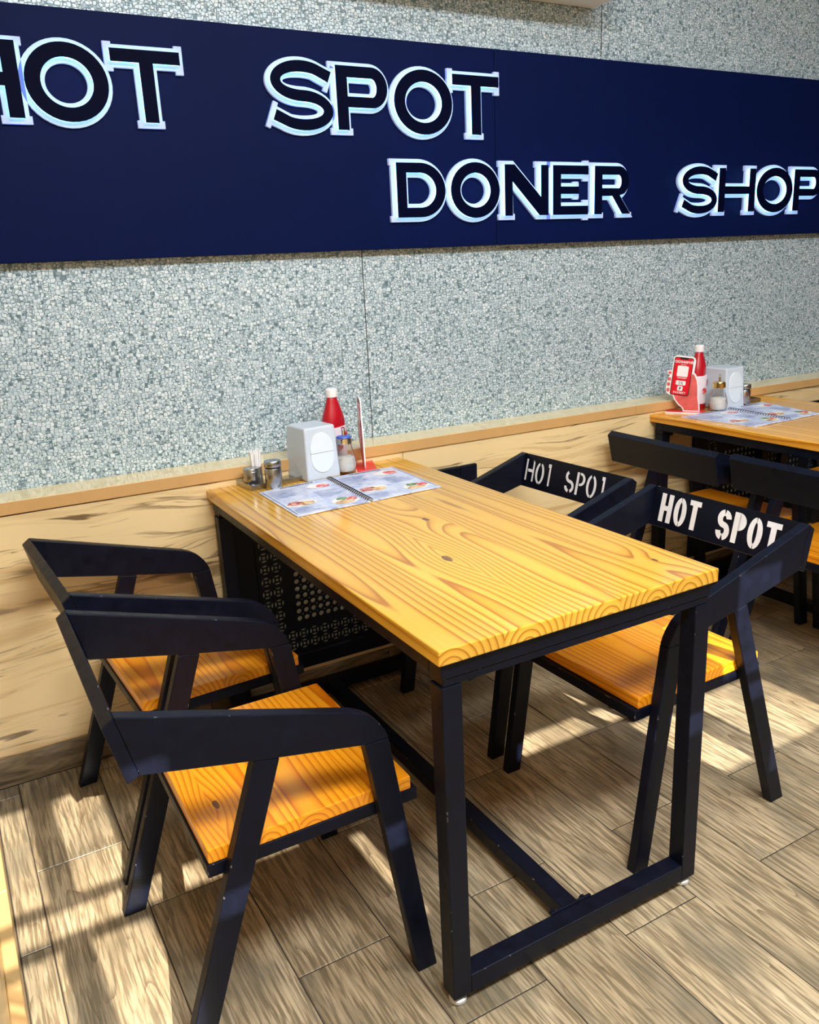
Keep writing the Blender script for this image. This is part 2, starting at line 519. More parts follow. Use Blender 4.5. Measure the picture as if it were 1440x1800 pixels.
GX, GL = 0.2072, 0.632
tile_cache = {}
def tile_mesh(wd, ln):
    key = (round(wd, 4), round(ln, 4))
    if key not in tile_cache:
        bm = bmesh.new()
        g = 0.0013; e = 0.0016
        x0, x1, y0, y1 = g, wd-g, g, ln-g
        lo = [bm.verts.new(p) for p in ((x0, y0, -0.0075), (x1, y0, -0.0075), (x1, y1, -0.0075), (x0, y1, -0.0075))]
        mi = [bm.verts.new(p) for p in ((x0, y0, -e), (x1, y0, -e), (x1, y1, -e), (x0, y1, -e))]
        hi = [bm.verts.new(p) for p in ((x0+e, y0+e, 0), (x1-e, y0+e, 0), (x1-e, y1-e, 0), (x0+e, y1-e, 0))]
        bm.faces.new(hi)
        for a, b in ((lo, mi), (mi, hi)):
            for i in range(4): bm.faces.new((a[i], a[(i+1) % 4], b[(i+1) % 4], b[i]))
        me = bpy.data.meshes.new('tile')
        bmesh.ops.recalc_face_normals(bm, faces=bm.faces[:])
        bm.to_mesh(me); bm.free(); me.materials.append(M_TILE)
        tile_cache[key] = me
    return tile_cache[key]
for k in range(-4, 17):
    xa, xb = max(XL+0.028, k*GX), (k+1)*GX
    y0 = -0.0265 if k % 2 == 0 else 0.2395
    for j in range(-6, 4):
        ya, yb = max(YF, y0+j*GL), min(YW-0.009, y0+(j+1)*GL)
        if yb-ya < 0.03 or xb-xa < 0.02: continue
        o = bpy.data.objects.new('tile', tile_mesh(xb-xa, yb-ya))
        o.location = (xa, ya, 0)
        link(o, floor)

wall_back = obj('wall_back', boxes((XL-0.1, XR, YP, YP+0.1, -0.05, ZC)), M_PAPER)
tag(wall_back, kind='structure')
# thin butt seams of the wallpaper
for sx, z0, z1 in ((0.586+0.045, 0.80, 1.407), (1.62, 2.012, 2.19)):
    s = obj('wallpaper_seam', boxes((sx-0.0012, sx+0.0012, YP-0.0008, YP+0.001, z0, z1)), M_GROUT, wall_back)
# wainscot panels
seams = [XL-0.05, 0.676, 2.06, 3.44, XR]
for a, b in zip(seams[:-1], seams[1:]):
    obj('wainscot_panel', boxes((a+0.0008, b-0.0008, YW, YP, 0.0, 0.770)), M_LAM, wall_back, bevel=0.0012)
# ledge
trim = bpy.data.objects.new('trim_1', None); link(trim); tag(trim, kind='structure')
trim.rotation_euler = (0, 0.0068, 0); trim.location = (0, 0, 0.0)
for a, b in ((XL-0.05, 1.705), (1.705, XR)):
    bm = bmesh.new()
    box(bm, a+0.0008, b-0.0008, YW-0.006, YP-0.001, 0.771, 0.806)
    for f in bm.faces: f.material_index = 1 if f.calc_center_median().z > 0.805 else 0
    obj('ledge_board', bm, [M_LEDGE, M_LEDGETOP], trim, bevel=0.0015)
# baseboards
bb = bpy.data.objects.new('baseboard_back', None); link(bb); tag(bb, kind='structure')
x = XL+0.03
while x < 4.2:
    x2 = x+0.63
    obj('baseboard_tile', boxes((x+0.001, x2-0.001, YW-0.009, YW, 0.0, 0.088)), M_BASE, bb, bevel=0.0015)
    x = x2
wl = obj('wall_left', boxes((XL-0.1, XL, YF-0.1, YP, -0.05, ZC)), M_LAM); tag(wl, kind='structure')
bl = bpy.data.objects.new('baseboard_left', None); link(bl); tag(bl, kind='structure')
y = YF
while y < YW-0.05:
    y2 = min(y+0.93, YW-0.01)
    obj('baseboard_board', boxes((XL, XL+0.027, y+0.0008, y2-0.0008, 0.0, 0.088)), M_LAM2, bl, bevel=0.003)
    y = y2
wr = obj('wall_right', boxes((XR, XR+0.1, YF-0.1, YP, -0.05, ZC)), M_BROWN); tag(wr, kind='structure')
ceil = obj('ceiling', boxes((XL-0.1, XR+0.1, YF-0.2, YP+0.1, ZC, ZC+0.1)), M_CEIL); tag(ceil, kind='structure')
soff = obj('trim_2', boxes((XL, 1.575, 1.24, YP-0.004, 2.172, 2.50)), M_WHITE, bevel=0.004)
tag(soff, kind='structure')

# unseen front facade: guessed wall and window, shaped to cast the floor's sun pattern
wf = bpy.data.objects.new('wall_front', None); link(wf); tag(wf, kind='structure')
def facade(name, x0, x1, z0, z1, parent, mat, t=0.02):
    return obj(name, boxes((x0, x1, YF-t, YF, z0, z1)), mat, parent)
S = 0.03
facade('wall_panel', XL-0.1, -0.39+S, -0.05, 1.60, wf, M_BROWN, 0.1)
facade('wall_panel', -0.39+S, 1.80, -0.05, 2.035, wf, M_BROWN, 0.1)
facade('wall_panel', 1.80, XR+0.1, -0.05, ZC, wf, M_BROWN, 0.1)
facade('wall_panel', XL-0.1, 1.80, 2.66, ZC, wf, M_BROWN, 0.1)
win = bpy.data.objects.new('window_1', None); link(win); tag(win, kind='structure')
Z1, Z2 = 2.262, 2.322
for z in (Z1-0.018, Z2): facade('window_rail', XL, 1.80, z, z+0.018, win, M_BLACK)
lo0, lo1, up0, hi1 = 2.035, Z1-0.018, Z2+0.018, 2.66
facade('window_post', -0.592+S, -0.528+S, 1.60, lo1, win, M_BLACK)
facade('window_post', -0.592+S, -0.528+S, up0, hi1, win, M_BLACK)
facade('sun_mask_panel', -0.408+S, 0.083+S, lo0, lo1, win, M_BROWN)  # opaque panels added to block sun and leave the floor's dark zones
facade('sun_mask_panel', 0.116+S, 1.02+S, lo0, lo1, win, M_BROWN)
facade('sun_mask_panel', -0.408+S, 0.86+S, up0, hi1, win, M_BROWN)
facade('sun_mask_panel', 1.0+S, 1.17+S, up0, hi1, win, M_BROWN)
facade('sun_mask_panel', 0.0+S, 0.60+S, Z1, Z2, win, M_BROWN)
facade('window_post', 1.168+S, 1.262+S, lo0, lo1, win, M_BLACK)
facade('sun_mask_panel', 1.57+S, 1.80, lo0, hi1, win, M_BROWN)

# unseen fill lights under the ceiling, added to brighten the room
for k, (lx, ly, e) in enumerate(FILL_LAMPS):
    f = empty('fill_light', (lx, ly, ZC), 0, ['added fill light above the left chairs and the window side', 'added fill light above the aisle beside the right chairs', 'added fill light above the aisle beyond the far table', 'added fill light above the gap between both tables'][k], 'light', 'added fill lights')
    obj('fill_light_frame', boxes((-0.62, 0.62, -0.32, 0.32, -0.03, 0.0)), M_WHITE, f, bevel=0.004)
    ld = bpy.data.lights.new('fill_area_light', 'AREA'); ld.shape = 'RECTANGLE'; ld.size = 1.2; ld.size_y = 0.6
    ld.energy = e; ld.color = (0.97, 0.99, 1.0)
    lo = bpy.data.objects.new('fill_area_light', ld); lo.location = (0, 0, -0.035); link(lo, f)

# ------------------------------------------------------------------ sign
sign = empty('wall_sign', (0, 0, 0), 0, 'long navy wall sign with backlit outlined letters reading HOT SPOT DONER SHOP', 'sign')
SB0, SB1, SY = 1.407, 2.011, 1.395
for a, b in ((-1.6, 1.136), (1.136, 4.0)):
    a = max(a, XL)
    obj('sign_board', boxes((a, b-0.0015, SY, YP, SB0, SB1)), M_NAVY, sign, bevel=0.002)

def arc(cx, cy, rx, ry, a0, a1, n):
    return [(cx+rx*math.cos(math.radians(a0+(a1-a0)*i/n)), cy+ry*math.sin(math.radians(a0+(a1-a0)*i/n))) for i in range(n+1)]
def ell(cx, cy, rx, ry, n=40): return arc(cx, cy, rx, ry, 0, 360, n)[:-1]

def s_band(w, hw, ext, hw0):
    """S of half-width hw around a fixed centre line (set by hw0), ends prolonged by ext: (outline, serif quads)"""
    ry = (1.06-2*hw0)/4; rx = w/2-hw0
    c1, c2 = .5+ry, .5-ry
    A0 = 50
    up = arc(w/2, c1, rx, ry, A0, 262, 26); dn = arc(w/2, c2, rx, ry, 82, A0-180, 26)
    def ring(C, a0, a1, dx):
        return arc(w/2, C, max(.05, rx+dx), max(.035, ry+dx), a0, a1, 26)
    oL = ring(c1, A0, 262, hw) + ring(c2, 82, A0-180, -hw)      # outside of the upper bowl, inside of the lower one
    iL = ring(c1, A0, 262, -hw) + ring(c2, 82, A0-180, hw)
    P0 = Vector(up[0]); P1 = Vector(dn[-1])
    d0 = Vector((.92, -.39)).normalized(); d1 = -d0
    n0 = Vector((-d0.y, d0.x))
    L_ = w*.5+.005-rx*math.cos(math.radians(A0))
    e = max(.05, (L_/d0.x)) - .045 + ext
    E0, E1 = P0+d0*e, P1+d1*e
    out = [tuple(E0+n0*hw)] + oL + [tuple(E1+n0*hw)]
    inn = [tuple(E0-n0*hw)] + iL + [tuple(E1-n0*hw)]
    ends = []
    for E_, d in ((E0, d0), (E1, d1)):
        W = hw+.055
        ends.append([tuple(v) for v in (E_+n0*W, E_-n0*W, E_-n0*W-d*.085, E_+n0*W-d*.085)])
    return out+inn[::-1], ends

def glyph(ch, w, b, r):
    """w x 1 cell: (plain face outline, [holes], [serif blocks of the back plate as x0,x1,z0,z1])"""
    e, t = .035, .06
    v = b*.86
    foot = lambda x0, x1: (x0-r-e, x1+r+e, -r, t-.02)
    cap = lambda x0, x1: (x0-r-e, x1+r+e, 1-t+.02, 1+r)
    if ch == 'O':
        return ell(w/2, .5, w/2, .53), [ell(w/2, .5, w/2-b*1.05, .53-b*.95)], []
    if ch == 'T':
        c = w/2; h = b/2
        o = [(c-h, 0), (c+h, 0), (c+h, 1-v), (w, 1-v), (w, 1), (0, 1), (0, 1-v), (c-h, 1-v)]
        return o, [], [foot(c-h, c+h), (-r, .05, 1-v-r-.05, 1-v+.05), (-r, .05, .93, 1+r+e), (w-.05, w+r, 1-v-r-.05, 1-v+.05), (w-.05, w+r, .93, 1+r+e)]
    if ch == 'H':
        m0, m1 = .5-b*.42, .5+b*.42
        o = [(0, 0), (b, 0), (b, m0), (w-b, m0), (w-b, 0), (w, 0), (w, 1), (w-b, 1), (w-b, m1), (b, m1), (b, 1), (0, 1)]
        return o, [], [foot(0, b), foot(w-b, w), cap(0, b), cap(w-b, w)]
    if ch == 'P':
        lo = .36; q = (1-lo)/2
        o = [(0, 0), (b, 0), (b, lo)] + arc(w-q*.95, lo+q, q*.95, q, -90, 90, 16) + [(0, 1)]
        hi_, lo_ = 1-v, lo+v*.95
        rr = (hi_-lo_)/2
        h = [(b, lo_)] + arc(w-q*.95, lo_+rr, max(.03, q*.95-b), rr, -90, 90, 12) + [(b, hi_)]
        return o, [h], [foot(0, b), (-r-e, .05, 1-t+.02, 1+r)]
    if ch == 'D':
        o = [(0, 0)] + arc(w*.48, .5, w*.52, .5, -90, 90, 24) + [(0, 1)]
        h = [(b, v)] + arc(w*.48, .5, w*.52-b, .5-v, -90, 90, 18) + [(b, 1-v)]
        return o, [h], [(-r-e, .05, 1-t+.02, 1+r), (-r-e, .05, -r, t-.02)]
    if ch == 'N':
        x1, x2 = b*.9, w-b*.9
        o = [(0, 0), (x1, 0), (x1, .68), (x2-.04, 0), (w, 0), (w, 1), (x2, 1), (x2, .36), (b*1.15, 1), (0, 1)]
        return o, [], [foot(0, x1), (-r-e, x1+r, 1-t+.02, 1+r), cap(x2, w), (w-.05, w+r+e, -r, t-.02)]
    if ch == 'E':
        q = .5-v*.42; p = .5+v*.42; m = w*.72
        o = [(0, 0), (w, 0), (w, v), (b, v), (b, q), (m, q), (m, p), (b, p), (b, 1-v), (w, 1-v), (w, 1), (0, 1)]
        return o, [], [(-r-e, .05, 1-t+.02, 1+r), (-r-e, .05, -r, t-.02), (w-.08, w+r, v-.02, v+r+.05), (w-.08, w+r, -r-e, 0), (w-.08, w+r, 1-v-r-.05, 1-v+.02), (w-.08, w+r, 1, 1+r+e),
                       (m-.08, m+r*.8, p-.02, p+r+.03), (m-.08, m+r*.8, q-r-.03, q+.02)]
    if ch == 'R':
        lo = .38; q = (1-lo)/2
        ax = w*.52
        o = [(0, 0), (b, 0), (b, lo), (ax-.03, lo), (w-b*1.12, 0), (w, 0), (ax+b*.85, lo+.015)]
        o += arc(w-.06-q*.95, lo+q, q*.95, q, -58, 90, 14) + [(0, 1)]
        hi_, lo_ = 1-v, lo+v*.9
        rr = (hi_-lo_)/2
        h = [(b, lo_)] + arc(w-.06-q*.95, lo_+rr, max(.03, q*.95-b), rr, -90, 90, 12) + [(b, hi_)]
        return o, [h], [foot(0, b), foot(w-b*1.1, w), (-r-e, .05, 1-t+.02, 1+r)]

def sign_letter(ch, x0, x1, z0, z1, b, RIM):
    h = (z1-z0)-2*RIM
    r = RIM/h
    wid = ((x1-x0)-2*RIM)/h
    sc_ = lambda P: [(x0+RIM+p[0]*h, z0+RIM+p[1]*h) for p in P]
    T = lambda y: Matrix(((1, 0, 0, 0), (0, 0, -1, y), (0, 1, 0, 0), (0, 0, 0, 1)))
    if ch == 'S':
        hw = b*.42
        o, _ = s_band(wid, hw, 0.0, hw)
        g, ends = s_band(wid, hw+r, r, hw)
        plates = [[sc_(g)], [sc_(ends[0])], [sc_(ends[1])]]
        o = sc_(o); hs = []; small = [sc_(s_band(wid, hw-.008, -.008, hw)[0])]
    else:
        o, hs, ser = glyph(ch, wid, b, r)
        o = sc_(o); hs = [sc_(q) for q in hs]
        plates = [[offset_poly(o, RIM)] + [offset_poly(q, -RIM) for q in hs]]
        for a0, a1, c0, c1 in ser: plates.append([sc_([(a0, c0), (a1, c0), (a1, c1), (a0, c1)])])
        small = [offset_poly(o, -0.0012)] + [offset_poly(q, 0.0012) for q in hs]
    bm = bmesh.new()
    for k, pl in enumerate(plates):
        me = shape_mesh('plate', pl, 0.0090 if k == 0 else 0.0096)
        bm.from_mesh(me); bpy.data.meshes.remove(me)
    me = bpy.data.meshes.new('sign_letter'); bm.to_mesh(me); bm.free()
    base = mobj('sign_letter', me, M_PLATE, sign, T(SY))
    base['label'] = 'letter %s of the sign, pale outlined plate with black face' % ch
    mobj('letter_light', shape_mesh('letter_light', small, 0.012), M_GLOW, base, T(SY-0.009))
    mobj('letter_face', shape_mesh('letter_face', [o]+hs, 0.003), M_FACE, base, T(SY-0.021))
kx = lambda x: -0.628+(x+0.628)*1.025
kz = lambda z: 1.353+(z-1.353)*1.025
for ch, a, b in (('H', -0.545, -0.305), ('O', -0.318, -0.098), ('T', -0.110, 0.089), ('S', 0.312, 0.520), ('P', 0.511, 0.700), ('O', 0.699, 0.926), ('T', 0.906, 1.102)):
    sign_letter(ch, kx(a), kx(b), kz(1.728), kz(1.921), 0.205, 0.0120)
for ch, a, b in (('D', 0.694, 0.892), ('O', 0.889, 1.101), ('N', 1.099, 1.303), ('E', 1.299, 1.478), ('R', 1.484, 1.676), ('S', 1.912, 2.124), ('H', 2.108, 2.338), ('O', 2.325, 2.564), ('P', 2.549, 2.745)):
    sign_letter(ch, kx(a), kx(b), kz(1.484), kz(1.667), 0.210, 0.0126)

# ------------------------------------------------------------------ tables
def make_table(name, loc, rz, wood, label):
    W_, L_, H_, th = 0.6523, 1.3094, 0.75, 0.0285
    t = empty(name, loc, rz, label, 'table')
    obj('tabletop', boxes((0, W_, 0, L_, H_-th, H_)), wood, t, bevel=0.0025)
    i, s = 0.009, 0.040
    zt = H_-th
    for y0 in (i, L_-0.022-s):
        for x0 in (i, W_-i-s):
            lg = obj('leg', boxes((x0, x0+s, y0, y0+s, 0.022, zt-0.046)), M_BLACK, t, bevel=0.002)
            bm = bmesh.new()
            lathe(bm, [(0.014, 0.0), (0.0175, 0.003), (0.0175, 0.009), (0.012, 0.0135), (0.006, 0.014), (0.006, 0.023)], 20, x0+s/2, y0+s/2)
            obj('levelling_foot', bm, M_PAD, lg, smooth=True)
        obj('top_bar', boxes((i, W_-i, y0, y0+s, zt-0.030, zt)), M_BLACK, t, bevel=0.002)
        obj('mounting_plate', boxes((i+0.004, W_-i-0.004, y0+0.002, y0+s+0.004, zt-0.045, zt-0.031)), M_BLACK, t, bevel=0.001)
        obj('bottom_bar', boxes((i+s, W_-i-s, y0, y0+s, 0.022, 0.062)), M_BLACK, t, bevel=0.002)
        for bx in (i+0.075, W_-i-0.075):
            bm = bmesh.new()
            lathe(bm, [(0.008, zt-0.062), (0.012, zt-0.058), (0.012, zt-0.050), (0.006, zt-0.046), (0.006, zt-0.03)], 12, bx, y0+s*0.5+0.012)
            obj('bolt', bm, M_BLACK, t, smooth=True)
    for x0 in (i, W_-i-s):
        obj('side_bar', boxes((x0, x0+s, i+s, L_-0.022-s, zt-0.030, zt)), M_BLACK, t, bevel=0.002)
    st = obj('stretcher', boxes((W_/2-0.02, W_/2+0.02, i+s, L_-0.022-s, 0.024, 0.060)), M_BLACK, t, bevel=0.002)
    for y0 in (i+s, L_-0.022-s-0.006):
        pl = obj('stretcher_plate', boxes((W_/2-0.052, W_/2+0.052, y0, y0+0.006, 0.020, 0.064)), M_BLACK, t, bevel=0.001)
        bm = bmesh.new()
        for dx in (-0.04, 0.04):
            yy = y0+0.006 if y0 < 0.5 else y0
            tube(bm, (W_/2+dx, yy-0.002, 0.05), (W_/2+dx, yy+(0.012 if y0 < 0.5 else -0.012), 0.05), 0.007, 8)
        obj('bolt_heads', bm, M_BLACK, pl)['kind'] = 'stuff'
    return t
make_table('dining_table', (0.0051, -0.0011, 0), -0.0055, M_TABLE, 'nearest pine dining table on black steel frame, centre of the photo')
make_table('dining_table', (1.785, -0.003, 0), -0.004, M_TABLE2, 'far pine dining table at the right edge with phone-shaped stand on it')

# ------------------------------------------------------------------ chairs
HW = 0.2505; FT = 0.025
def make_chair():
    c = empty('armchair', (0, 0, 0), 0)
    arm = [(-0.531, 0.731), (-0.168, 0.622), (-0.146, 0.615), (-0.126, 0.6055), (-0.108, 0.593), (-0.094, 0.577), (-0.084, 0.560), (-0.078, 0.544),
           (-0.126, 0.544), (-0.283, 0.575), (-0.327, 0.584), (-0.506, 0.623)]
    for s in (-1, 1):
        y0, y1 = sorted((s*HW, s*(HW-FT)))
        bm = bmesh.new(); prism(bm, arm, y0, y1); obj('armrest', bm, M_BLACK, c, bevel=0.0022)
        bm = bmesh.new(); prism(bm, [(-0.126, 0.5435), (-0.078, 0.5435), (0.0, 0.0), (-0.043, 0.0)], y0, y1); obj('front_leg', bm, M_BLACK, c, bevel=0.0022)
        bm = bmesh.new(); prism(bm, [(-0.327, 0.5835), (-0.283, 0.5745), (-0.474, 0.0), (-0.521, 0.0)], y0, y1); obj('rear_leg', bm, M_BLACK, c, bevel=0.0022)
    bm = bmesh.new(); prism(bm, [(-0.550, 0.717), (-0.531, 0.7312), (-0.506, 0.6228), (-0.526, 0.614)], -HW, HW)
    obj('backrest', bm, M_BLACK, c, bevel=0.0022)
    yi = HW-FT-0.001
    a, b, z0, z1, t = -0.420, -0.012, 0.376, 0.401, 0.022
    for q in ((a, b, -yi, -yi+t, z0, z1), (a, b, yi-t, yi, z0, z1), (a, a+t, -yi+t, yi-t, z0, z1), (b-t, b, -yi+t, yi-t, z0, z1)):
        obj('seat_rail', boxes(q), M_BLACK, c, bevel=0.002)
    obj('seat', boxes((a+0.004, b-0.012, -yi+0.002, yi-0.002, 0.4015, 0.429)), M_SEAT, c, bevel=0.0025)
    return c
proto = make_chair()

def place(o, near, rz, flip, label):
    """near = world xy of the top back corner with the smaller y"""
    ang = rz + (PI if flip else 0)
    lx, ly = -0.531, (HW if flip else -HW)
    ca, sa = math.cos(ang), math.sin(ang)
    o.location = (near[0]-(ca*lx-sa*ly), near[1]-(sa*lx+ca*ly), 0)
    o.rotation_euler = (0, 0, ang)
    tag(o, label, 'chair', 'black steel armchairs with pine seats')
    return o
chair_a = place(proto, (-0.4852, 0.1253), -0.007, False, 'nearest left armchair, black frame, knotted orange seat, in the foreground')
chair_b = place(copy_tree(proto), (-0.4590, 0.7026), 0.052, False, 'left armchair nearest the wall, beside the perforated panel, half behind another chair')
chair_c = place(copy_tree(proto), (1.0864, 0.0994), 0.011, True, 'right armchair with bold complete white HOT SPOT stencil, beside front table leg')
chair_d = place(copy_tree(proto), (1.0842, 0.6716), 0.041, True, 'right armchair near the wall with patchy faded HOT SPOT stencil')
chair_e = place(copy_tree(proto), (1.5240, 0.7390), -0.010, False, 'armchair at the far table nearest the wall, seen from behind its plain backrest')
chair_f = place(copy_tree(proto), (1.5400, 0.2010), -0.010, False, 'armchair at the far table cut by right edge, blue-lit top of backrest')
chair_g = place(copy_tree(proto), (1.785+1.086, 0.690), 0.02, True, 'armchair across the far table, only its dark arm at the right edge')
# the knotted seat of the nearest chair
for ch in chair_a.children:
    if ch.name.split('.')[0] == 'seat':
        ch.data = ch.data.copy(); ch.data.materials.clear(); ch.data.materials.append(M_SEATK)

# stencilled words on the inner face of two backrests
def stencil_poly(ch, w, faded, b=0.21, gap=0.035):
    """list of polygons in a w x 1 cell, cut by stencil bridges"""
    P = []
    if ch == 'H':
        if faded: P += [[(0, 0), (b*.8, 0), (b*.8, 1), (0, 1)], [(b*.8+gap, .42), (w-b*.8, .42), (w-b*.8, .56), (b*.8+gap, .56)], [(w-b*.8, 0), (w, 0), (w, .9), (w-b*.8, 1)]]
        else: P += [[(0, 0), (b, 0), (b, .41), (w-b, .41), (w-b, 0), (w, 0), (w, 1), (w-b, 1), (w-b, .58), (b, .58), (b, 1), (0, 1)]]
    elif ch == 'O':
        g = math.degrees(math.asin(min(.9, gap/(w))))
        k = 3.0 if faded else 1.0
        P.append(arc(w/2, .5, w/2, .5, -90+g, 90-g*k, 14)+arc(w/2, .5, w/2-b, .5-b*.8, 90-g*k, -90+g, 14))
        P.append(arc(w/2, .5, w/2, .5, 90+g*k, 270-g, 14)+arc(w/2, .5, w/2-b, .5-b*.8, 270-g, 90+g*k, 14))
    elif ch == 'T':
        c = w/2; h = b/2
        if faded: P += [[(c-h*.8, 0), (c+h*.8, 0), (c+h*.8, 1), (c-h*1.8, 1), (c-h*1.8, .84), (c-h*.8, .84)]]
        else: P += [[(c-h, 0), (c+h, 0), (c+h, .82), (w, .82), (w, 1), (0, 1), (0, .82), (c-h, .82)]]
    elif ch == 'P':
        P.append([(0, 0), (b, 0), (b, 1), (0, 1)])
        r = .29
        P.append([(b+gap, .42)]+arc(w-r, .71, r, .29, -90, 90, 12)+[(b+gap, 1), (b+gap, 1-b*.75)]+arc(w-r, .71, max(.04, r-b), .29-b*.75, 90, -90, 10)+[(b+gap, .42+b*.75)])
    elif ch == 'S':
        hw = b/2; ry = (1-2*hw)/4; rx = w/2-hw
        def band(sp):
            Lf, Rt = [], []
            for i, p in enumerate(sp):
                a = Vector(sp[max(0, i-1)]); c = Vector(sp[min(len(sp)-1, i+1)])
                d = (c-a).normalized(); nn = Vector((-d.y, d.x))
                Lf.append(tuple(Vector(p)+nn*hw)); Rt.append(tuple(Vector(p)-nn*hw))
            return Lf+Rt[::-1]
        st = 5 if not faded else 60
        if not faded: P.append(band(arc(w/2, .5+ry, rx, ry, 5, 86, 8)))
        P.append(band(arc(w/2, .5+ry, rx, ry, 96 if not faded else 125, 250, 12)+arc(w/2, .5-ry, rx, ry, 80, -82 if not faded else -70, 14)))
        P.append(band(arc(w/2, .5-ry, rx, ry, -98, -178, 8)))
    return P
def stencil(chair, faded, y_start, y_end, tz0, tz1):
    """flat paint on the slanted inner face of the backrest; words run from local -y to +y seen from the seat"""
    words = [('H', .95), ('O', .95), ('T', .85), (' ', .95), ('S', .95), ('P', .85), ('O', .95), ('T', .95)]
    gapw = .17
    tot = sum(a for _, a in words)+gapw*(len(words)-1)
    top = Vector((-0.531, 0, 0.7312)); bot = Vector((-0.506, 0, 0.6228))
    up = (top-bot); ln = up.length; up.normalize()
    nrm = Vector((up.z, 0, -up.x))
    H = (tz1-tz0)*ln
    Wd = abs(y_end-y_start)
    sx = Wd/tot
    x = 0
    for ch, wd in words:
        if ch != ' ':
            bm = bmesh.new()
            hw = wd*sx/H
            jit = random.uniform(-.02, .02) if not faded else random.uniform(-.05, .03)
            for poly in stencil_poly(ch, hw, faded, b=0.20 if not faded else 0.14, gap=0.03 if not faded else 0.05):
                vs = []
                for px, pz in poly:
                    yy = y_start + (x*sx + px*H)*(1 if y_end > y_start else -1)
                    q = bot + up*(tz0*ln + (pz+jit)*H) + nrm*0.0005
                    vs.append(bm.verts.new((q.x, yy, q.z)))
                bm.faces.new(vs)
            bm.normal_update()
            bmesh.ops.triangulate(bm, faces=bm.faces[:], ngon_method='EAR_CLIP')
            obj('stencil_letter', bm, M_STENCIL, chair)['label'] = 'white stencilled letter %s' % ch + (', patchy paint' if faded else '')
        x += wd+gapw
# local y of chairs C and D runs opposite to world y: world far end = local -y
stencil(chair_c, False, -0.197, 0.183, 0.15, 0.86)
stencil(chair_d, True, -0.215, 0.165, 0.20, 0.84)

# ------------------------------------------------------------------ radiator covers
def make_cover(name, loc, label):
    t = empty(name, loc, 0, label, 'radiator cover', 'perforated radiator covers')
    x0, x1, z0, z1 = 0.0, 0.868, 0.143, 0.706
    yf, yb = 0.0, 0.0155
    t.scale = (1.032, 1, 1.032)
    # body: side strips, top, rails round the grille
    obj('side_panel', boxes((x0, x0+0.068, yf, yb, z0, z1)), M_BLACK, t, bevel=0.006, seg=3)
    obj('side_panel', boxes((x1-0.068, x1, yf, yb, z0, z1)), M_BLACK, t, bevel=0.006, seg=3)
    obj('top_panel', boxes((x0+0.068, x1-0.068, yf, yb, z1-0.03, z1)), M_BLACK, t, bevel=0.004)
    obj('bottom_rail', boxes((x0+0.068, x1-0.068, yf-0.001, yf+0.0155, z0, z0+0.055)), M_BLACK, t, bevel=0.006, seg=3)
    # grille
    gx0, gx1, gz0, gz1 = x0+0.068, x1-0.068, z0+0.055, z1-0.03
    rimx, rimz = 0.088, 0.084
    spl = [[(gx0, gz0), (gx1, gz0), (gx1, gz1), (gx0, gz1)]]
    def flower(cx, cz, s):
        h = s/2*0.86
        out = []
        for a in (0, 90, 180, 270):
            ca, sa = math.cos(math.radians(a)), math.sin(math.radians(a))
            pts = [(-0.62, .80), (-.3, .95), (0, 1.0), (.3, .95), (.62, .80), (.3, .60), (0, .54), (-.3, .60)]
            out.append([(cx+h*(ca*u-sa*v), cz+h*(sa*u+ca*v)) for u, v in pts])
        star = []
        for k in range(8):
            r = .46 if k % 2 == 0 else .24
            a = math.radians(45+45*k)
            star.append((cx+h*r*math.cos(a), cz+h*r*math.sin(a)))
        out.append(star)
        return out
    s = 0.0352
    ix0, ix1, iz0, iz1 = gx0+rimx, gx1-rimx, gz0+rimz, gz1-rimz
    nxb = int((gx1-gx0-0.01)/s); sx = (gx1-gx0-0.01)/nxb
    for i in range(nxb):
        for zb in (gz0+0.012+s/2, gz0+0.012+s*1.5, gz1-0.012-s/2, gz1-0.012-s*1.5):
            spl += flower(gx0+0.005+sx*(i+.5), zb, s)
    nzb = int((gz1-gz0-2*(0.012+2*s))/s); sz = (gz1-gz0-2*(0.012+2*s))/nzb
    for j in range(nzb):
        for xb in (gx0+0.008+s/2, gx0+0.008+s*1.5, gx1-0.008-s/2, gx1-0.008-s*1.5):
            spl += flower(xb, gz0+0.012+2*s+sz*(j+.5), s)
    ix0 += 0.022; ix1 -= 0.022; iz0 += 0.020; iz1 -= 0.020
    q = 0.0245
    ni, nj = int((ix1-ix0)/q), int((iz1-iz0)/q)
    for i in range(ni):
        for j in range(nj):
            spl.append(ell(ix0+q*(i+.5), iz0+q*(j+.5), 0.0082, 0.0082, 10))
            if i < ni-1 and j < nj-1:
                cx, cz, d = ix0+q*(i+1), iz0+q*(j+1), 0.0036
                spl.append([(cx-d, cz), (cx, cz-d), (cx+d, cz), (cx, cz+d)])
    T = Matrix(((1, 0, 0, 0), (0, 0, -1, yf+0.0055), (0, 1, 0, 0), (0, 0, 0, 1)))
    g = mobj('grille', shape_mesh('grille', spl, 0.003), M_BLACK, t, T)
    g['kind'] = 'stuff'
    g['label'] = 'perforated grille with round holes and flower border'
    obj('radiator_plate', boxes((gx0, gx1, yf+0.011, yf+0.0153, z0+0.02, z1-0.04)), M_RAD, t, bevel=0.004)
    return t
make_cover('radiator_cover', (0.065, 1.290, -0.0426), 'perforated black radiator cover under the nearest table against the wall')
make_cover('radiator_cover', (2.03, 1.290, -0.0426), 'perforated black radiator cover under the far table at the right')

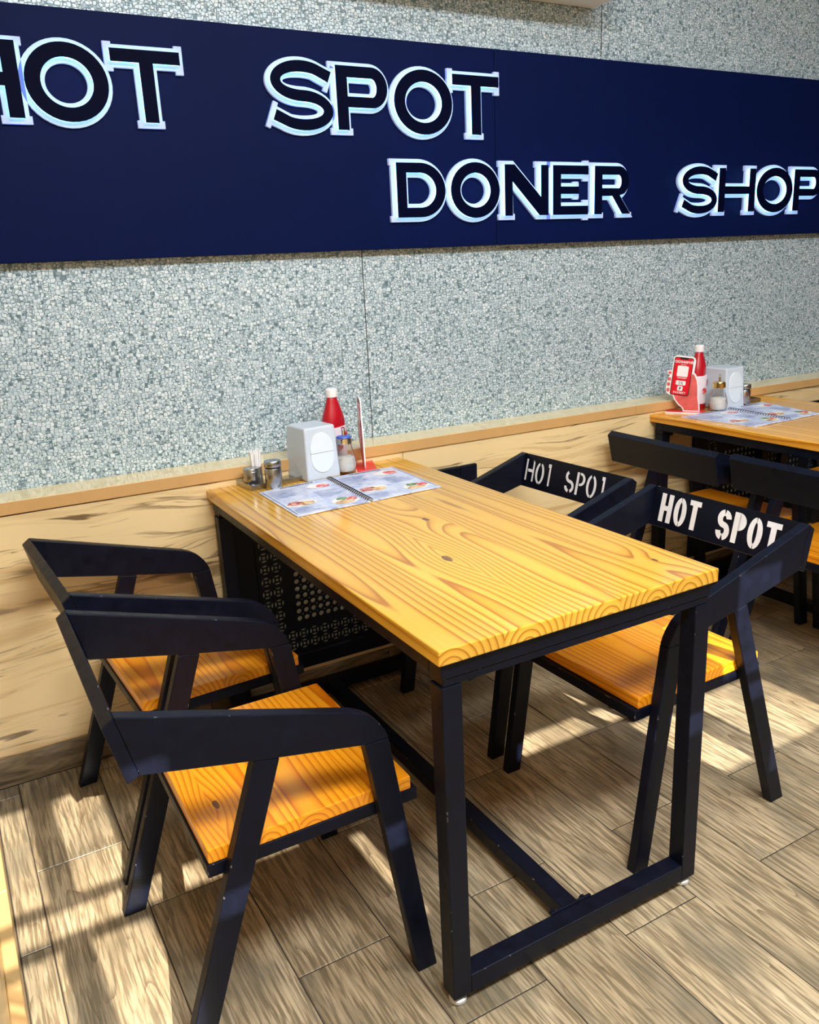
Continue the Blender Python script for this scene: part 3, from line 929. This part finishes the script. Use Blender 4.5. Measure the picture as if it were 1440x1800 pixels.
# ------------------------------------------------------------------ things on the tables
def ketchup(loc, label):
    t = empty('ketchup_bottle', loc, 0.3, label, 'bottle', 'red ketchup bottles')
    bm = bmesh.new()
    prof = [(0.036, 0.0), (0.040, 0.006), (0.0405, 0.05), (0.0405, 0.105), (0.0405, 0.132), (0.0395, 0.150), (0.034, 0.172), (0.0255, 0.196), (0.0195, 0.214), (0.0175, 0.222), (0.0155, 0.226)]
    lathe(bm, prof, 32)
    for v in bm.verts:
        v.co.y *= 0.82
        # dented shoulder of the squeezed bottle
        d = (v.co-Vector((0.012, -0.028, 0.135))).length
        if d < 0.035: v.co.y += 0.010*(1-d/0.035)
    obj('bottle_body', bm, M_RED, t, smooth=True)
    bm = bmesh.new(); lathe(bm, [(0.0407, 0.025), (0.0412, 0.027), (0.0412, 0.132), (0.0407, 0.135)], 32)
    for v in bm.verts: v.co.y *= 0.82
    lb = obj('bottle_label', bm, M_LABEL, t, smooth=True)
    for ang, zz, rr in ((-70, 0.105, 0.012), (-105, 0.075, 0.013), (-50, 0.112, 0.010)):
        bm = bmesh.new()
        cx, cy = 0.0412*math.cos(math.radians(ang)), 0.0412*0.82*math.sin(math.radians(ang))
        n = Vector((math.cos(math.radians(ang)), math.sin(math.radians(ang))/0.82, 0)).normalized()
        u = Vector((-n.y, n.x, 0))
        bm.faces.new([bm.verts.new(Vector((cx, cy, zz))+n*0.0012+rr*(math.cos(2*PI*k/12)*u+Vector((0, 0, math.sin(2*PI*k/12))))) for k in range(12)])
        obj('printed_tomato', bm, M_FOOD[3], lb)
    bm = bmesh.new(); lathe(bm, [(0.0165, 0.2262), (0.0180, 0.229), (0.0175, 0.250), (0.0155, 0.252)], 28)
    obj('bottle_cap', bm, M_CAP, t, smooth=True)
    return t

def dispenser(loc, rz, label, scratch=False):
    t = empty('napkin_dispenser', loc, rz, label, 'napkin dispenser', 'white napkin dispensers')
    w0, d0, w1, d1, h = 0.057, 0.066, 0.0525, 0.056, 0.160
    bm = bmesh.new()
    lo = [bm.verts.new(p) for p in ((-w0, -d0, 0), (w0, -d0, 0), (w0, d0, 0), (-w0, d0, 0))]
    hi = [bm.verts.new(p) for p in ((-w1, -d1, h), (w1, -d1, h), (w1, d1, h), (-w1, d1, h))]
    bm.faces.new(lo[::-1]); bm.faces.new(hi)
    for i in range(4): bm.faces.new((lo[i], lo[(i+1) % 4], hi[(i+1) % 4], hi[i]))
    obj('dispenser_body', bm, M_PLASTIC, t, bevel=0.006, seg=3)
    # rounded covers on the sloping front, split by a slot line
    sl = (d0-d1)/h
    def onface(pts, off, name):
        bm = bmesh.new()
        A = [bm.verts.new((x, -d0+sl*z-0.0004, z)) for x, z in pts]
        B = [bm.verts.new((x*0.97, -d0+sl*z-off, z)) for x, z in [(p[0], (p[1]-0.084)*0.985+0.084) for p in pts]]
        n = len(pts)
        bm.faces.new(B)
        for i in range(n): bm.faces.new((A[i], A[(i+1) % n], B[(i+1) % n], B[i]))
        return obj(name, bm, M_PLASTIC2, t, smooth=True, auto=30)
    onface(arc(0, 0.095, 0.040, 0.048, 0, 180, 20)+[(-0.040, 0.0835), (0.040, 0.0835)], 0.0035, 'front_cover')
    onface([(0.040, 0.082), (-0.040, 0.082)]+arc(0, 0.068, 0.040, 0.046, 180, 360, 20), 0.0025, 'front_cover')
    if scratch:
        bm = bmesh.new()
        y_ = lambda z: -d0+sl*z-0.0038
        vs = [bm.verts.new((x, y_(z), z)) for x, z in ((0.026, 0.042), (0.030, 0.046), (0.034, 0.058), (0.031, 0.054))]
        bm.faces.new(vs); obj('pen_mark', bm, M_GREY, t)
    return t

def sugar(loc, lid_mat, label):
    t = empty('sugar_dispenser', loc, 0, label, 'sugar jar', 'glass sugar jars')
    bm = bmesh.new()
    lathe(bm, [(0.024, 0.0), (0.029, 0.003), (0.0345, 0.020), (0.0345, 0.034), (0.030, 0.058), (0.0235, 0.080), (0.0215, 0.092), (0.0215, 0.098)], 64, flute=16, fl_amp=0.022, fl_rng=(0.004, 0.075))
    top = [f for f in bm.faces if all(abs(v.co.z-0.098) < 1e-5 for v in f.verts)]
    bmesh.ops.delete(bm, geom=top, context='FACES_ONLY')
    j = obj('glass_jar', bm, M_GLASS, t, smooth=True)
    md = j.modifiers.new('solid', 'SOLIDIFY'); md.thickness = 0.002; md.offset = -1
    bm = bmesh.new()
    lathe(bm, [(0.020, 0.0075), (0.0268, 0.010), (0.0315, 0.022), (0.0312, 0.036), (0.0285, 0.050), (0.022, 0.0545)], 48, flute=16, fl_amp=0.015, fl_rng=(0.0, 0.05))
    obj('sugar_fill', bm, M_SUGAR, t, smooth=True)
    bm = bmesh.new()
    lathe(bm, [(0.0225, 0.092), (0.0245, 0.094), (0.0245, 0.110), (0.023, 0.1115)], 36)
    ld = obj('jar_lid', bm, M_CHROME if lid_mat is M_BLUE else M_GOLD, t, smooth=True)
    bm = bmesh.new(); lathe(bm, [(0.0225, 0.1116), (0.023, 0.1120), (0.0215, 0.1155), (0.008, 0.1165)], 32)
    obj('lid_top', bm, lid_mat, ld, smooth=True)
    bm = bmesh.new(); tube(bm, (0, 0, 0.112), (0, 0, 0.134), 0.0058, 14); tube(bm, (0, 0, 0.133), (-0.0015, -0.001, 0.142), 0.0054, 14)
    obj('spout', bm, M_CHROME, t, smooth=True)
    return t

def shaker(loc, label, window=False):
    t = empty('salt_shaker', loc, 0, label, 'shaker', 'steel salt and pepper shakers'); t.scale = (1.2, 1.2, 1.15)
    bm = bmesh.new(); lathe(bm, [(0.0195, 0.0), (0.0205, 0.002), (0.0205, 0.052), (0.0195, 0.0545)], 36)
    obj('shaker_body', bm, M_STEEL, t, smooth=True)
    bm = bmesh.new(); lathe(bm, [(0.0185, 0.0546), (0.0185, 0.0585)], 36)
    obj('neck_ring', bm, M_PBLACK, t, smooth=True)
    bm = bmesh.new(); lathe(bm, [(0.0205, 0.0586), (0.021, 0.060), (0.021, 0.070), (0.0195, 0.073), (0.010, 0.0745)], 36)
    lid = obj('shaker_lid', bm, M_STEEL, t, smooth=True)
    bm = bmesh.new()
    for k in range(5):
        a = 2*PI*k/5; cx, cy = 0.006*math.cos(a), 0.006*math.sin(a)
        lathe(bm, [(0.0013, 0.0745), (0.0013, 0.0749)], 8, cx, cy)
    obj('pour_holes', bm, M_PBLACK, lid)['kind'] = 'stuff'
    if window:
        bm = bmesh.new()
        for k in range(7):
            pass
        pts = [(-0.006, 0.008), (0.006, 0.008)] + arc(0, 0.038, 0.006, 0.008, 0, 180, 8)
        rows = []
        for u, z in pts:
            a = -PI/2 - 0.4 + u/0.0208
            rows.append(bm.verts.new((0.0208*math.cos(a), 0.0208*math.sin(a), z)))
        bm.faces.new(rows)
        obj('sight_window', bm, M_FOOD[0], t)
    return t

def condiment_tray(loc, rz, label):
    t = empty('condiment_tray', loc, rz, label, 'tray', 'steel condiment trays')
    bm = bmesh.new()
    a, b, h, k = 0.094, 0.058, 0.016, 0.0015
    box(bm, -a, a, -b, b, 0.0, 0.003)
    for q in ((-a, a, -b, -b+k, 0.003, h), (-a, a, b-k, b, 0.003, h), (-a, -a+k, -b+k, b-k, 0.003, h), (a-k, a, -b+k, b-k, 0.003, h)): box(bm, *q)
    obj('tray_pan', bm, M_STEEL, t)
    return t

def steel_cup(loc, label):
    t = empty('steel_cup', loc, 0, label, 'cup', 'steel cups on condiment trays'); t.scale = (1.22, 1.22, 1.18)
    bm = bmesh.new(); lathe(bm, [(0.0205, 0.0), (0.0215, 0.002), (0.0198, 0.042), (0.0185, 0.045), (0.004, 0.0465)], 36)
    obj('cup_body', bm, M_STEEL, t, smooth=True)
    bm = bmesh.new(); lathe(bm, [(0.0202, 0.0360), (0.0206, 0.0365), (0.0205, 0.0375), (0.0200, 0.038)], 36)
    obj('cup_rim', bm, M_STEEL, t, smooth=True)
    return t

def toothpicks(loc, label):
    t = empty('toothpick_holder', loc, 0, label, 'toothpick holder', 'toothpick holders'); t.scale = (1.15, 1.15, 1.12)
    bm = bmesh.new(); lathe(bm, [(0.0155, 0.0), (0.0165, 0.002), (0.0165, 0.040), (0.0155, 0.041)], 32)
    top = [f for f in bm.faces if all(abs(v.co.z-0.041) < 1e-5 for v in f.verts)]
    bmesh.ops.delete(bm, geom=top, context='FACES_ONLY')
    h = obj('holder_cup', bm, M_STEEL, t, smooth=True)
    md = h.modifiers.new('solid', 'SOLIDIFY'); md.thickness = 0.001; md.offset = -1
    rnd = random.Random(3)
    bm = bmesh.new()
    for k in range(26):
        a = rnd.uniform(0, 2*PI); r = 0.0125*math.sqrt(rnd.random())
        x, y = r*math.cos(a), r*math.sin(a)
        z1 = rnd.uniform(0.074, 0.086)
        tube(bm, (x*0.8, y*0.8, 0.003), (x*1.15, y*1.15, z1), 0.0022, 6)
    p = obj('wrapped_toothpicks', bm, M_CAP, t); p['kind'] = 'stuff'
    return t

def menu(corners, z, label):
    """open spiral bound booklet; corners = left back, left front, right front, right back, spine back, spine front (world xy)"""
    lb, lf, rf, rb, sb, sf = [Vector((a, b, 0)) for a, b in corners]
    o0 = (sb+sf)/2; o0.z = z
    t = empty('menu_booklet', o0, 0, label, 'menu', 'open menus on the tables')
    off = Vector((o0.x, o0.y, 0))
    def page(A, B, C, D, name):      # back-left, front-left, front-right, back-right
        bm = bmesh.new()
        n = 10
        grid = []
        for j in range(2):
            for side in (0, 1):
                pass
        lay = []
        for zz in (0.0, 0.0032):
            rows = []
            for i in range(n+1):
                f = i/n
                P = A.lerp(D, f)-off; Q = B.lerp(C, f)-off
                lift = 0.0012*math.sin(PI*f)
                rows.append((bm.verts.new((P.x, P.y, zz+lift+0.0005)), bm.verts.new((Q.x, Q.y, zz+lift+0.0005))))
            lay.append(rows)
        for i in range(n):
            bm.faces.new((lay[1][i][0], lay[1][i][1], lay[1][i+1][1], lay[1][i+1][0]))
            bm.faces.new((lay[0][i][0], lay[0][i+1][0], lay[0][i+1][1], lay[0][i][1]))
            for s_ in (0, 1): bm.faces.new((lay[0][i][s_], lay[0][i+1][s_], lay[1][i+1][s_], lay[1][i][s_]))
        for i in (0, n): bm.faces.new((lay[0][i][0], lay[0][i][1], lay[1][i][1], lay[1][i][0]))
        pg = obj(name, bm, M_PAGE, t)
        def at(u, v, dz=0.0040):
            P = A.lerp(D, u); Q = B.lerp(C, u)
            R_ = Q.lerp(P, v)-off
            return Vector((R_.x, R_.y, dz+0.0012*math.sin(PI*u)))
        def blob(u, v, ru, rv, mat, nm, wob=0.12, dz=0.0):
            bm = bmesh.new()
            vs = []
            for k in range(18):
                a = 2*PI*k/18
                q = 1+random.uniform(-wob, wob)
                vs.append(bm.verts.new(at(u+ru*q*math.cos(a), v+rv*q*math.sin(a), 0.0042+dz)))
            bm.faces.new(vs)
            obj(nm, bm, mat, pg)
        def bars(lst, mat, nm):
            bm = bmesh.new()
            for u0, u1, v0, v1 in lst:
                bm.faces.new([bm.verts.new(at(a, b, 0.0044)) for a, b in ((u0, v0), (u1, v0), (u1, v1), (u0, v1))])
            obj(nm, bm, mat, pg)['kind'] = 'stuff'
        return blob, bars
    gap = Vector((0.003, 0, 0))
    for left in (True, False):
        if left: blob, bars = page(lb, lf, sf-gap, sb-gap, 'menu_page')
        else: blob, bars = page(sb+gap, sf+gap, rf, rb, 'menu_page')
        # pictures of dishes
        blob(0.74, 0.80, 0.17, 0.085, M_FOOD[4], 'printed_dish')
        blob(0.80, 0.78, 0.10, 0.06, M_FOOD[3], 'printed_dish', 0.2, 0.0002)
        blob(0.24, 0.34, 0.20, 0.095, M_FOOD[4], 'printed_dish')
        blob(0.18, 0.36, 0.11, 0.07, M_FOOD[0], 'printed_dish', 0.2, 0.0002)
        blob(0.31, 0.31, 0.10, 0.055, M_FOOD[1], 'printed_dish', 0.1, 0.0003)
        blob(0.76, 0.16, 0.19, 0.10, M_FOOD[4], 'printed_dish')
        blob(0.74, 0.23, 0.09, 0.05, M_FOOD[2], 'printed_dish', 0.2, 0.0002)
        blob(0.86, 0.19, 0.08, 0.05, M_FOOD[3], 'printed_dish', 0.2, 0.0003)
        blob(0.72, 0.12, 0.13, 0.045, M_FOOD[1], 'printed_dish', 0.1, 0.0004)
        hd = []
        u = 0.28
        while u < 0.74:
            wd = random.uniform(0.018, 0.032)
            hd.append((u, u+wd, 0.945, 0.97)); u += wd+0.012
        bars(hd, M_PBLACK, 'printed_heading')
        ln = []
        for c0, c1, r0, r1 in ((0.06, 0.46, 0.64, 0.88), (0.56, 0.94, 0.40, 0.62), (0.06, 0.46, 0.05, 0.20)):
            v = r0
            while v < r1:
                ln.append((c0, c0+(c1-c0)*random.uniform(.5, 1), v, v+0.008)); v += 0.034
        bars(ln, M_PL, 'printed_lines')
        e = 0.03 if left else 0.97
        bars([(e-0.004, e+0.004, 0.04, 0.96)], M_PLD, 'printed_border')
    bm = bmesh.new()
    n = 24
    for k in range(n):
        f = 0.03+0.94*k/(n-1)
        c = sb.lerp(sf, f)-off
        ax = (sf-sb).normalized(); rt = Vector((-ax.y, ax.x, 0))
        for i in range(8):
            a0, a1 = PI*(-0.1+1.2*i/8), PI*(-0.1+1.2*(i+1)/8)
            P = lambda a: c+rt*0.0085*math.cos(a)+Vector((0, 0, 0.0035+0.0065*math.sin(a)))
            tube(bm, P(a0), P(a1), 0.0011, 5)
    s = obj('spiral_binding', bm, M_PBLACK, t); s['kind'] = 'stuff'
    return t
M_PL = plain('printed_text_lines', L(128, 142, 184), 0.5)
M_PLD = plain('printed_border_line', L(60, 70, 110), 0.5)

def pay_stand(loc, rz, label):
    """white cut-out board: hand holding a phone, standing on a red foot plate; faces local -Y"""
    t = empty('payment_stand', loc, rz, label, 'stand', 'hand-shaped payment stands')
    bm = bmesh.new(); box(bm, -0.071, 0.071, -0.030, 0.034, 0.0, 0.0045)
    obj('foot_plate', bm, M_REDB, t, bevel=0.001)
    bm = bmesh.new(); box(bm, -0.071, 0.071, -0.0325, -0.0302, 0.0, 0.0048)
    obj('foot_edge', bm, M_WBOARD, t)
    C = lambda P: [((u-450)*0.000253, (1112-v)*0.000240+0.0045) for u, v in P]
    T = lambda y: Matrix(((1, 0, 0, 0), (0, 0, -1, y), (0, 1, 0, 0), (0, 0, 0, 1)))
    outl = [(415, 1112), (400, 1060), (330, 1000), (275, 920), (248, 852), (190, 842), (148, 805), (142, 740), (152, 650), (172, 575), (195, 525), (160, 510), (158, 465), (185, 448), (226, 452),
            (246, 262), (262, 222), (300, 205), (520, 228), (562, 252), (576, 300), (556, 480), (585, 515), (612, 590), (632, 700), (638, 880), (656, 1000), (664, 1112)]
    O = C(outl)
    board = mobj('board', shape_mesh('board', [O], 0.004), M_WBOARD, t, T(0.0))
    lay = [0.0]
    def sheet(P, mat, nm, par=None, raw=False):
        lay[0] += 0.0003
        return mobj(nm, shape_mesh(nm, [P if raw else C(P)], 0.0003), mat, board, T(-0.004-lay[0]+0.0003))
    hand = [(430, 1095), (412, 1050), (345, 990), (292, 915), (268, 850), (300, 800), (470, 760), (530, 500), (560, 520), (595, 600), (612, 700), (620, 880), (640, 1000), (646, 1095)]
    sheet(hand, M_SKIN, 'printed_hand')
    lay[0] -= 0.0003
    for cx, cy, a, b in ((196, 486, 26, 24), (192, 590, 26, 30), (180, 672, 26, 32), (176, 765, 24, 34)):
        sheet(ell(cx, cy, a, b, 14), M_SKIN, 'printed_finger'); lay[0] -= 0.0003
    lay[0] += 0.0003
    def rr(x0, y0, x1, y1, r): return arc(x1-r, y1-r, r, r, 0, 90, 5)+arc(x0+r, y1-r, r, r, 90, 180, 5)+arc(x0+r, y0+r, r, r, 180, 270, 5)+arc(x1-r, y0+r, r, r, 270, 360, 5)
    # phone frame: own axes, tilted
    A0 = Vector((202, 838)); ux = (Vector((484, 868))-A0); uy = (Vector((266, 226))-A0)
    PH = lambda P: [tuple(A0+ux*a+uy*b) for a, b in P]
    def ph(x0, y0, x1, y1, r): 
        asp = ux.length/uy.length
        return PH([(a, b*asp) for a, b in rr(x0, y0/asp, x1, y1/asp, r)])
    sheet(ph(0, 0, 1, 1, .11), M_PBLACK, 'printed_phone')
    sheet(ph(.04, .02, .96, .98, .08), M_SCREEN, 'printed_screen')
    sheet(ph(.28, .945, .72, .985, .04), M_PBLACK, 'printed_notch'); lay[0] -= 0.0003
    sheet(ph(.22, .50, .80, .78, .06), M_WBOARD, 'printed_blank_square'); lay[0] -= 0.0003
    sheet(ph(.24, .275, .76, .39, .05), M_WBOARD, 'printed_badge'); lay[0] -= 0.0003
    sheet(ph(.36, .125, .64, .25, .06), M_WBOARD, 'printed_badge'); lay[0] -= 0.0003
    ang = math.atan2(-(484-202)*0 + (838-868)*0.000240, (484-202)*0.000253)
    lay[0] += 0.0003
    def word(s_, a, b, size, mat, nm, bold=0.0, sp=1.0):
        q = A0+ux*a+uy*b
        (cx, cz), = C([tuple(q)])
        me = text_mesh(nm, s_, size, 0.0002, sp, bold)
        me.transform(Matrix.Rotation(ang, 4, 'Z'))
        M_ = Matrix(((1, 0, 0, cx), (0, 0, -1, -0.004-lay[0]), (0, 1, 0, cz), (0, 0, 0, 1)))
        return mobj(nm, me, mat, board, M_)
    word('СКАНИРУЙ', .52, .85, 0.0125, M_WBOARD, 'printed_words', 0.0004)
    word('5%', .50, .295, 0.016, M_GREY, 'printed_words', 0.0003)
    word('P', .50, .145, 0.016, M_PBLACK, 'printed_words', 0.0006)
    word('РАХМЕТ', .50, .05, 0.0105, M_WBOARD, 'printed_words', 0.0002, 1.15)
    bars_ = [(.26, .47, .78, .478), (.30, .45, .74, .458), (.36, .805, .66, .813)]
    for b_ in bars_:
        sheet(ph(b_[0], b_[1], b_[2], b_[3], .004), M_WBOARD, 'printed_line'); lay[0] -= 0.0003
    return t

ZT = 0.7502
condiment_tray((0.203, 1.268, ZT), 0.10, 'flat steel condiment tray at the back left of the nearest table')
steel_cup((0.138, 1.254, ZT+0.0032), 'short steel cup on the tray on the nearest table')
toothpicks((0.166, 1.296, ZT+0.0032), 'steel holder of white wrapped toothpicks on the nearest table')
shaker((0.180, 1.187, ZT), 'brushed steel salt shaker in front of the tray, nearest table')
dispenser((0.334, 1.255, ZT), 0.11, 'white plastic napkin dispenser on the nearest table')
ketchup((0.432, 1.300, ZT), 'dented red ketchup bottle with white cap behind the nearest napkin dispenser')
sugar((0.427, 1.222, ZT), M_BLUE, 'ribbed glass sugar jar with blue lid on the nearest table')
pay_stand((0.510, 1.262, ZT), math.atan2(0.94, 0.34)-PI, 'thin upright hand-shaped payment stand seen edge-on beside sugar jar')
menu([(0.122, 1.161), (0.118, 0.866), (0.561, 0.884), (0.572, 1.189), (0.349, 1.183), (0.335, 0.873)], ZT, 'open spiral-bound menu on the nearest table')
pay_stand((1.917, 1.243, ZT), math.atan2(-0.122, 0.067)+0.06, 'red hand-and-phone payment stand facing the room on the far table')
ketchup((2.004, 1.266, ZT), 'smooth red ketchup bottle behind the payment stand on the far table')
sugar((2.020, 1.174, ZT), M_GOLD, 'ribbed glass sugar jar with gold lid on the far table')
dispenser((2.114, 1.238, ZT), 0.05, 'white napkin dispenser with a pen mark on the far table', True)
shaker((2.200, 1.200, ZT), 'steel pepper shaker with brown window beside far napkin dispenser', True)
condiment_tray((2.215, 1.262, ZT), 0.0, 'steel condiment tray half hidden behind dispenser on far table')
toothpicks((2.168, 1.268, ZT+0.0032), 'white toothpicks peeking out behind the far napkin dispenser')
menu([(1.824, 1.175), (1.856, 0.868), (2.222, 0.872), (2.291, 1.183), (2.072, 1.168), (2.045, 0.868)], ZT, 'open spiral-bound menu on the far table')
